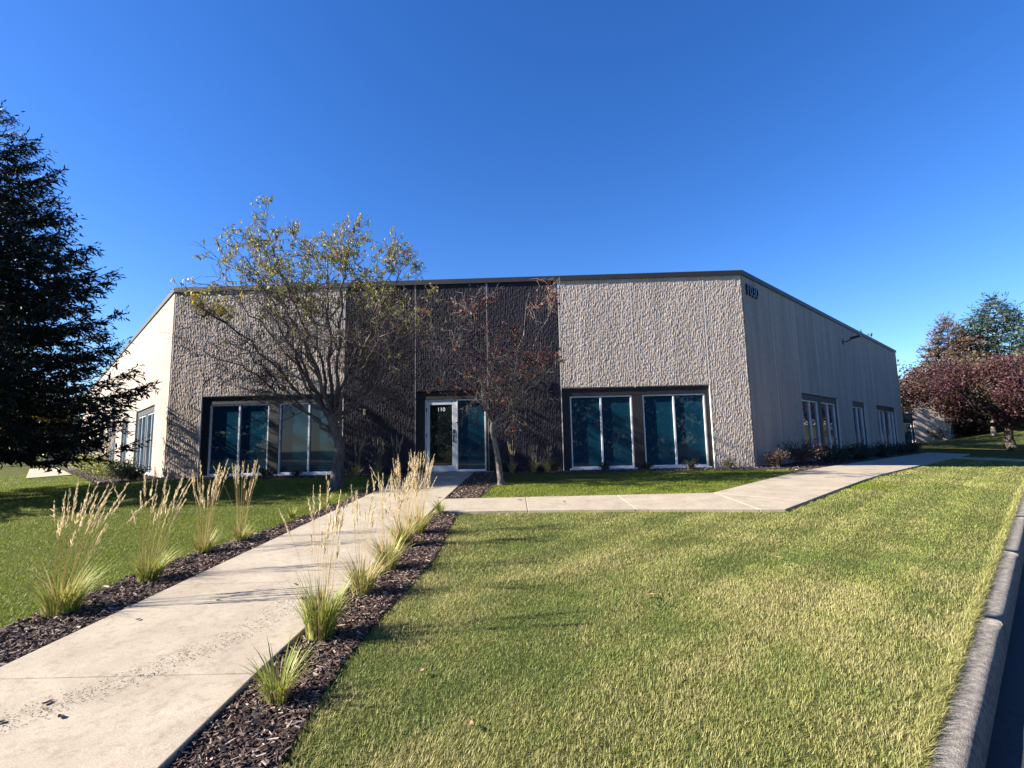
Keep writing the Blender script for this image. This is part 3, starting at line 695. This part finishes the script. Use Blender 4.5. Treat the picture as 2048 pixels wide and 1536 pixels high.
# ------------------------------------------------------------------ shrubs and border plants
def shrub(base, rad, h_, label, seed, pal, nl=900, lsize=.05, group=None, name='shrub', stems=26):
    rg = np.random.default_rng(seed); base = np.array(base, float); pal = np.array(pal)
    t = empty(name, tuple(base), label, 'shrub', group); tub = []; ends = []
    for _ in range(stems):
        a = rg.uniform(0, 2 * math.pi); q = rad * rg.uniform(.2, 1) ** .7; e_ = base + [math.cos(a) * q, math.sin(a) * q, h_ * rg.uniform(.55, 1.05) * (1 - .35 * (q / rad) ** 2)]
        P = wander(base + rg.normal(size=3) * [.04, .04, 0], e_, 6, .1, rg, .12); tub.append((P, np.linspace(.008, .003, 6))); ends.append(P)
    V, Fq = tubes(tub, 3); part('stems', V, Fq, M_BARK1, t)
    E_ = np.array(ends); k = rg.integers(0, stems, nl); f = rg.uniform(.25, 1, nl) * 4.999; i = f.astype(int); f = (f - i)[:, None]
    P = E_[k, i] * (1 - f) + E_[k, i + 1] * f + rg.normal(size=(nl, 3)) * rad * .13; P[:, 2] = np.maximum(P[:, 2], base[2] + .02)
    C = pal[rg.integers(0, len(pal), nl)] * rg.uniform(.6, 1.4, (nl, 1))
    V, Fq, Cc = leaves(P, rg.normal(size=(nl, 3)) + [0, 0, .4], lsize * rg.uniform(.6, 1.4, nl), lsize * .5 * rg.uniform(.6, 1.4, nl), C, rg, .15)
    part('leaves', V, Fq, M_LEAF, t, col=Cc); return t
def wp(P, uu, nn, s_, n_):
    p = P + uu * s_ + nn * n_; return (p[0], p[1], float(gz(*p)) + .01)
RED = ((.07, .025, .025), (.05, .03, .02), (.10, .05, .03), (.045, .035, .02)); DKG = ((.018, .03, .014), (.03, .045, .02), (.012, .022, .012))
YG = ((.24, .24, .05), (.18, .22, .05), (.28, .25, .07), (.14, .19, .04)); MIX = ((.10, .10, .03), (.06, .075, .025), (.18, .13, .06), (.04, .055, .02))
shrub(wp(B, dr, nr, .35, .45), .42, .62, 'dark red leaved shrub hugging the corner of the light wall', 1, RED, 900, .06)
shrub(wp(B, dr, nr, 1.9, .65), .75, .80, 'wide dark red shrub below the shaded wall, next to the corner shrub', 2, RED, 1700, .065)
for i, (s_, rad, h_, lab, pal) in enumerate([(13.72, .24, .30, 'low dark shrub below the window pair nearest the dark bays', DKG), (14.95, .22, .26, 'small dark plant at the pier between the right windows', DKG), (16.25, .27, .34, 'small flowering shrub under the last right window pane', MIX),
                                             (17.35, .25, .30, 'low shrub at the right end of the window surround', MIX), (12.2, .3, .42, 'dark shrub against the dark wall at the right windows', DKG), (2.1, .22, .22, 'small green plant under the left window sill', DKG), (3.4, .26, .30, 'leafy green plant at the pier of the left windows', MIX),
                                             (4.4, .22, .24, 'small leafy plant under the window behind the wide tree', DKG), (10.55, .38, .55, 'dark bushy plant at the right edge of the glass entrance', DKG)]):
    shrub(wp(A, d, nf, s_, .36), rad, h_, lab, 10 + i, pal, 420, .045)
for i, s_ in enumerate([3.9, 5.0, 6.2, 7.4, 8.6, 9.8, 11.0, 12.2, 13.4, 14.8, 16.2, 17.6, 19.0, 20.4]):
    shrub(wp(B, dr, nr, s_, .8 + .3 * math.sin(i * 2.3)), .62, .55 + .2 * math.sin(i * 1.7), 'low dark green shrub in the row along the shaded side wall', 40 + i, DKG, 520, .08, group='shrubs along the shaded side wall')
shrub(wp(A, dl, nl, .4, .75), .5, .42, 'dark leafy shrub at the left front corner of the building', 61, DKG, 1000, .07)
shrub(wp(A, dl, nl, 2.0, .85), .58, .72, 'dark round shrub in front of the first window of the sunlit wall', 62, DKG, 1300, .07)
for i, (s_, n_, rad, h_) in enumerate([(3.7, .9, .6, .40), (5.0, .9, .65, .5), (6.4, .8, .65, .45), (8.0, 1.0, .7, .55), (9.6, .9, .7, .5), (11.4, 1.1, .9, .8), (13.6, 1.0, 1.0, 1.1), (16.5, 1.0, .9, .8)]):
    shrub(wp(A, dl, nl, s_, n_), rad, h_, 'yellow green border plant in the bed along the sunlit wall', 80 + i, YG, 750, .10, group='border plants along the sunlit wall')
x, y = kp(47, -17); shrub((43.3, 52.0, 0), 1.1, 2.0, 'lone dark shrub before the blank wall of the distant building', 95, DKG, 700, .16)

def reed(base, label, seed, n_leaf, leaf_h, n_stalk, stalk_h, lean=.25, spread=.16, group=None, green=1.0, arch=1.0):
    n_leaf = int(n_leaf * 1.5)
    """feather reed grass: arching leaves, upright stalks and wheat-coloured plumes"""
    rg = np.random.default_rng(seed); base = np.array(base, float); t = empty('reed_grass', tuple(base), label, 'grass', group)
    n, m = n_leaf, 6
    a = rg.uniform(0, 2 * math.pi, n); r0 = spread * .55 * np.sqrt(rg.random(n)); h = leaf_h * rg.uniform(.45, 1.15, n); out = h * rg.uniform(.25, .95, n) * arch
    tt = np.linspace(0, 1, m)
    hd_ = np.stack([np.cos(a), np.sin(a), 0 * a], -1); sd = np.stack([-np.sin(a), np.cos(a), 0 * a], -1)
    drop = rg.uniform(.0, .55, n)
    P = base + hd_[:, None] * (r0[:, None] + out[:, None] * tt ** 1.6)[..., None] + np.array([0, 0, 1.]) * (h[:, None] * (tt * (1.25 - drop[:, None] * tt ** 2)))[..., None] * .85
    P[..., 0] += lean * .35 * (tt ** 2)[None] * h[:, None]
    wd = rg.uniform(.0026, .0056, n)[:, None, None] * np.array([.8, 1, 1, .8, .5, .08])[None, :, None]
    V = np.stack([P - sd[:, None] * wd, P + sd[:, None] * wd], 2).reshape(-1, 3)
    i = (np.arange(n)[:, None] * m + np.arange(m - 1)[None]) * 2; Fq = np.stack([i, i + 1, i + 3, i + 2], -1).reshape(-1, 4)
    g0 = np.array([.18, .26, .035]); g1 = np.array([.42, .40, .11]); dry = np.array([.45, .33, .17])
    k = rg.random((n, 1)); c = g0 * (1 - k) + g1 * k; dr_ = rg.random(n) > .80 * green; c[dr_] = dry; c *= rg.uniform(.65, 1.25, (n, 1))
    part('leaves', V, Fq, M_GRASS, t, col=np.repeat(c, 2 * m, 0))
    if n_stalk:
        tub, pv, pf, pc = [], [], [], []; LP, LD, LL, LC = [], [], [], []
        for _ in range(int(n_stalk * 1.35)):
            a_ = rg.uniform(0, 2 * math.pi); q = spread * .4 * math.sqrt(rg.random()); h_ = stalk_h * rg.uniform(.62, 1.08); ln = lean * rg.uniform(.2, 1.7) + rg.normal() * .07 + (rg.choice([-1, 1]) * .5 if rg.random() < .06 else 0)
            dx = np.array([ln * h_ * .55 + math.cos(a_) * h_ * .10, math.sin(a_) * h_ * .10, h_])
            b_ = base + [math.cos(a_) * q, math.sin(a_) * q, 0]; t_ = np.linspace(0, 1, 9)[:, None]
            Q = b_ + dx * np.hstack([t_ ** 1.7, t_ ** 1.7, t_]); tub.append((Q, np.linspace(.0017, .0009, 9)))
            nb = 40; f = rg.uniform(.80, 1, nb); idx = f * 8; ii = np.minimum(idx.astype(int), 7); fr_ = (idx - ii)[:, None]; pp = Q[ii] * (1 - fr_) + Q[ii + 1] * fr_
            ax = unit(Q[-1] - Q[-2]); LP.append(pp); LD.append(ax + rg.normal(size=(nb, 3)) * .17); LL.append(.046 * (1.15 - (f - .8) * 3) * rg.uniform(.7, 1.3, nb)); LC.append(np.array([.72, .60, .38]) * rg.uniform(.75, 1.2, (nb, 1)))
        V, Fq = tubes(tub, 3); part('stalks', V, Fq, M_STALK, t, col=np.broadcast_to(np.array([.50, .38, .17]), (len(V), 3)))
        P = np.vstack(LP); D = np.vstack(LD); L_ = np.concatenate(LL); V, Fq, Cc = leaves(P, D, L_, L_ * .135, np.vstack(LC), rg, 0, .4)
        part('plumes', V, Fq, M_STALK, t, col=Cc)
    return t
def gp(x, y): return (x, y, float(gz(x, y)) + .015)
LG = 'reed grasses in the mulch left of the walkway'; RGp = 'reed grasses in the mulch right of the walkway'
reed(gp(-3.87, 4.50), 'tall reed grass with wide leafy base and wheat plumes on the lawn side of the walkway', 1, 210, .38, 26, 1.06, .30, .24, LG)
reed(gp(-3.74, 5.35), 'reed grass with green tuft and plumes bent over, second along the lawn side of the walkway', 2, 170, .34, 20, 1.02, .28, .18, LG)
reed(gp(-3.85, 6.45), 'upright reed grass with brown base and a dense sheaf of plumes left of the walkway', 3, 120, .28, 24, 1.06, .05, .16, LG, .7)
reed(gp(-3.72, 7.05), 'reed grass with upright plumes next to the dense sheaf, left of the walkway', 4, 110, .26, 16, 1.00, .04, .15, LG, .8)
reed(gp(-3.75, 8.7), 'short green grass tuft in the narrow mulch left of the walkway', 5, 60, .22, 0, .6, .1, .1, LG)
reed(gp(-3.62, 10.0), 'small green grass tuft near the wide tree, left of the walkway', 6, 60, .26, 2, .55, .1, .1, LG)
reed(gp(-4.0, 3.55), 'low arching grass tuft at the near end of the left mulch strip', 14, 90, .26, 0, .6, .1, .14, LG)
reed(gp(-4.15, 6.2), 'few thin plume stalks standing in the left lawn edge', 15, 10, .2, 4, .85, .05, .06, LG)
reed(gp(-1.36, 3.05), 'short bright green grass tuft without plumes at the near end of the right mulch', 7, 95, .26, 0, .6, .05, .13, RGp)
reed(gp(-1.43, 3.88), 'dense green reed grass with thin tall stalks leaning over the walkway', 8, 230, .42, 15, 1.05, .10, .18, RGp, 1.1, .7)
reed(gp(-1.40, 4.80), 'yellowing reed grass tuft behind the dense green one, right of the walkway', 9, 150, .36, 12, .98, .14, .16, RGp, .75)
reed(gp(-1.36, 5.55), 'dry reed grass clump in the middle of the right mulch strip', 10, 150, .36, 18, .98, .12, .17, RGp, .7)
reed(gp(-1.42, 6.55), 'tall reed grass with golden sheaf of plumes right of the walkway', 11, 150, .38, 36, 1.08, .06, .18, RGp, .6)
reed(gp(-1.36, 7.25), 'golden upright reed grass next to the tall sheaf, right of the walkway', 12, 150, .38, 34, 1.10, .10, .18, RGp, .65)
reed(gp(-1.27, 8.75), 'small spiky dark green tuft where the side path joins', 13, 70, .28, 0, .5, .0, .12, RGp, 1.2)
for i, (s_, n_, h_) in enumerate([(6.3, .5, 1.15), (6.95, .55, 1.1), (7.5, .6, 1.25), (10.95, .45, 1.0), (11.6, .45, .8), (12.0, .4, .75)]):
    p = wp(A, d, nf, s_, n_); reed(p, 'reed grass in the shade against the dark wall beside the entrance', 30 + i, 60, .4, 12, h_, .05, .14, 'reed grasses against the dark wall', .8)
for i, (s_, n_) in enumerate([(12.6, .5), (14.0, .45)]):
    p = wp(A, dl, nl, s_, n_); reed(p, 'tall dry reed grass against the sunlit wall', 40 + i, 60, .7, 26, 1.9, .12, .3, 'reed grasses against the sunlit wall', .3)

# ------------------------------------------------------------------ bark chips
def chips(name, XY, size, rg, matr=M_CHIP):
    n = len(XY); z = gz(XY[:, 0], XY[:, 1]) + .012
    a = rg.uniform(0, math.pi, n); tilt = rg.normal(size=n) * .30; L_ = size * rg.uniform(.35, 1.0, n) * np.where(rg.random(n) < .15, 2.2, 1.25); W_ = np.minimum(L_ * rg.uniform(.10, .42, n), size * .4); T_ = W_ * rg.uniform(.15, .5, n)
    ax = np.stack([np.cos(a) * np.cos(tilt), np.sin(a) * np.cos(tilt), np.sin(tilt)], -1); sd = unit(np.cross(ax, np.array([0, 0, 1.]) + rg.normal(size=(n, 3)) * .35)); nn = np.cross(sd, ax)
    c = np.c_[XY, z + rg.uniform(.0, .022, n)]
    V = []
    for sx, sy, sz in ((-1, -1, -1), (1, -.7, -1), (1, .7, -1), (-1, 1, -1), (-1, -.8, 1), (.9, -.6, 1), (.9, .6, 1), (-1, .8, 1)):
        V.append(c + ax * (L_ / 2 * sx)[:, None] + sd * (W_ / 2 * sy)[:, None] + nn * (T_ / 2 * sz)[:, None])
    V = np.stack(V, 1).reshape(-1, 3); Fq = (np.arange(n)[:, None, None] * 8 + BOXF[None, 1:]).reshape(-1, 4)
    k = rg.random((n, 1)); C = np.array([.036, .021, .017]) * (1 - k) + np.array([.125, .078, .060]) * k; lt = rg.random(n) < .16; C[lt] = np.array([.30, .23, .18])
    C *= rg.uniform(.6, 1.3, (n, 1))
    return setp(part(name, V, Fq, matr, col=np.repeat(C, 8, 0)), 'dark brown bark chips spread over the planting beds', 'mulch', kind='stuff')
rg = np.random.default_rng(77)
pts = []
X = rg.uniform(-4.6, -.6, 260000); Y = rg.uniform(1.0, 15.4, 260000); dist = np.hypot(X, Y)
kp_ = (in_right_bed(X, Y) | in_left_bed(X, Y)) & (rg.random(len(X)) < np.clip(.72 * (5.2 / dist) ** 1.5, .10, .95)); pts.append(np.c_[X, Y][kp_])
X = rg.uniform(-24, 12, 90000); Y = rg.uniform(13, 30, 90000); kp_ = in_wall_bed(X, Y) & ~in_building(X, Y); pts.append(np.c_[X, Y][kp_][:9000])
XY = np.vstack(pts); XY = XY[~in_walk(XY[:, 0], XY[:, 1])]; dd = np.hypot(XY[:, 0], XY[:, 1])
chips('bark_mulch', XY, .034 + .0035 * np.clip(dd - 3, 0, 9), rg)

# crumbs of dirt on the near slabs along a curved tyre track
rg = np.random.default_rng(8)
t = rg.random(1700); cx = np.interp(t, [0, .25, .5, .75, 1], [-2.75, -2.45, -2.2, -1.98, -1.95]); cy = np.interp(t, [0, .25, .5, .75, 1], [2.75, 3.1, 3.55, 4.05, 4.6])
XY = np.c_[cx + rg.normal(size=1700) * .05 + rg.choice([-.07, .07], 1700), cy + rg.normal(size=1700) * .05]
c0 = chips('track_crumbs', XY, .0095, rg); c0.location.z = .036; setp(c0, 'dark crumbs of mulch strewn along a tyre track on the walkway', 'debris', kind='stuff')
def dead_leaf(x, y, a, size, col, label, zadd):
    rg = np.random.default_rng(int(abs(x * 1000 + y * 77))); n = 9; th = np.linspace(0, 2 * math.pi, n, endpoint=False)
    rr = size * .75 * (1 + .25 * np.cos(3 * th) + rg.normal(size=n) * .08); px = rr * np.cos(th); py = rr * .62 * np.sin(th); pz = .18 * (px ** 2 + py ** 2) / size + rg.normal(size=n) * size * .05
    ca, sa = math.cos(a), math.sin(a); z = float(gz(x, y)) + zadd
    V = np.vstack([[x, y, z], np.c_[x + ca * px - sa * py, y + sa * px + ca * py, z + .004 + np.abs(pz)]])
    o = part('fallen_leaf', V, [[0, i + 1, (i + 1) % n + 1] for i in range(n)], M_LEAF, base=(x, y, z), col=np.broadcast_to(np.array(col), (n + 1, 3)))
    sol = o.modifiers.new('thickness', 'SOLIDIFY'); sol.thickness = .0015
    return setp(o, label, 'leaf', 'fallen leaves')
for i, (x, y, sz) in enumerate([(-1.86, 4.6, .045), (-2.62, 3.0, .035), (-2.42, 2.86, .03), (-2.7, 2.82, .03), (-2.1, 5.0, .03), (-2.6, 4.6, .025), (-3.0, 4.2, .025), (.1, 9.8, .05), (.9, 9.5, .05), (-1.5, 10.3, .05), (-2.2, 10.0, .045)]):
    dead_leaf(x, y, i * 1.3, sz, (.05, .03, .018), 'curled dark brown leaf lying on the pale concrete paving', .055)
for i, (x, y, sz) in enumerate([(1.15, 4.55, .05), (-.25, 2.75, .035), (-.6, 3.3, .035), (2.8, 5.6, .04), (5.5, 8.2, .05), (.4, 5.3, .03)]):
    dead_leaf(x, y, i * 1.9, sz, (.40, .27, .13), 'pale tan leaf lying on the mown grass of the right lawn', .04)

# ------------------------------------------------------------------ grass blades
def grass():
    rg = np.random.default_rng(99); out = []
    def region(x0, x1, y0, y1, base):
        n = int((x1 - x0) * (y1 - y0) * base); x = rg.uniform(x0, x1, n).astype(np.float32); y = rg.uniform(y0, y1, n).astype(np.float32)
        dist = np.hypot(x, y); k = rg.random(n) < np.clip((4.2 / dist) ** 1.55, 0, 1)
        k &= (np.abs(x) < 1.12 * y + .4) & (y > 1.7)
        x, y = x[k], y[k]; nn = kn(x, y)
        m = (nn < .015) & ~in_walk(x, y) & ~in_right_bed(x, y) & ~in_left_bed(x, y) & ~in_building(x, y) & ~in_wall_bed(x, y)
        out.append(np.c_[x[m], y[m]])
    region(-1.3, 6, 1.7, 6, 20000); region(-1.3, 14, 6, 13, 15000); region(-12, -3.4, 3.5, 9, 14000); region(-17, -3.4, 9, 16.5, 9000); region(3, 22, 13, 24, 9000); region(-26, -10, 13, 26, 7000)
    P = np.vstack(out); n = len(P); x, y = P[:, 0], P[:, 1]; dist = np.hypot(x, y); sc = np.clip(dist / 4.2, 1, 9) ** .62
    a = rg.uniform(0, 2 * math.pi, n); stripe = np.sign(np.sin(kn(x, y) * 2 * math.pi / .84 + .6)); right = x > -2
    lean_dir = np.where(right, stripe, np.sign(np.sin((x * .3 + y) * 2 * math.pi / 1.1)))
    tilt = rg.uniform(.25, 1.25, n); L_ = rg.uniform(.018, .040, n) * (1 + .15 * (sc - 1)); patch = .5 * vnoise(x * .9 + 50, y * .9 + 50, 61) + .5 * vnoise(x * 2.3 + 20, y * 2.3 + 30, 63); fine = vnoise(x * 6 + 90, y * 6 + 90, 62)
    L_ *= .75 + .5 * patch
    D = np.stack([np.cos(a) * np.sin(tilt) + dr[0] * .28 * lean_dir, np.sin(a) * np.sin(tilt) + dr[1] * .28 * lean_dir, np.cos(tilt)], -1); D = unit(D)
    sd = np.stack([-np.sin(a), np.cos(a), np.zeros(n)], -1); W_ = rg.uniform(.0013, .0028, n) * sc
    b = np.c_[P, gz(x, y) - .004]
    V = np.stack([b - sd * W_[:, None], b + sd * W_[:, None], b + D * L_[:, None]], 1).reshape(-1, 3)
    g_dry = np.array([.53, .47, .20]); g_mid = np.array([.34, .36, .095]); g_grn = np.array([.155, .23, .058]); g_left = np.array([.20, .27, .022]); g_left2 = np.array([.30, .36, .042])
    k = np.clip(patch * 1.7 - .24 + (fine - .5) * .6 + rg.normal(size=n) * .34, 0, 1)[:, None]
    c = np.where(k < .5, g_grn + (g_mid - g_grn) * (k * 2), g_mid + (g_dry - g_mid) * (k * 2 - 1))
    far = np.clip((dist - 5) / 6, 0, 1)[:, None]; c = c * (1 - far * .45) + (g_mid * 1.05) * far * .45
    kl = np.clip(rg.random((n, 1)) * .8 + patch[:, None] * .4, 0, 1); cl = g_left * (1 - kl) + g_left2 * kl
    c = np.where((x < -2.5)[:, None] | (y > 10.5)[:, None] & (x < 8)[:, None], cl, c)
    c *= (rg.uniform(.65, 1.3, n) * (1 + .13 * stripe * right * np.clip((dist - 3) / 3, .3, 1)))[:, None]
    nfr = 26000; sf = rg.uniform(-1, 30, nfr); sf = sf[rg.random(nfr) < np.clip(5 / (np.abs(sf) + 2), 0, 1)]; nfr = len(sf); xf, yf_ = kp(sf, rg.uniform(-.06, .012, nfr))
    Lf = rg.uniform(.03, .085, nfr); Df = unit(np.stack([nr[0] * .8 + rg.normal(size=nfr) * .5, nr[1] * .8 + rg.normal(size=nfr) * .5, rg.uniform(.1, 1, nfr)], -1)); sdf = unit(np.cross(Df, [0, 0, 1.])); bf = np.stack([xf, yf_, gz(xf, yf_)], -1); Wf = (rg.uniform(.0014, .003, nfr) * np.clip(np.hypot(xf, yf_) / 4.2, 1, 6) ** .6)[:, None]
    V = np.vstack([V, np.stack([bf - sdf * Wf, bf + sdf * Wf, bf + Df * Lf[:, None]], 1).reshape(-1, 3)])
    c = np.vstack([c, (g_mid + (g_dry - g_mid) * rg.random((nfr, 1))) * rg.uniform(.6, 1.2, (nfr, 1))]); n += nfr
    Cc = np.repeat(c, 3, 0); Cc[0::3] *= .5; Cc[1::3] *= .5  # blade feet darkened: shade between the blades put into their colour
    print('grass blades', n)
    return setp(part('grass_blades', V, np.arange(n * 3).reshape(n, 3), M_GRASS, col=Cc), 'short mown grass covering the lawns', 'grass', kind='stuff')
grass()
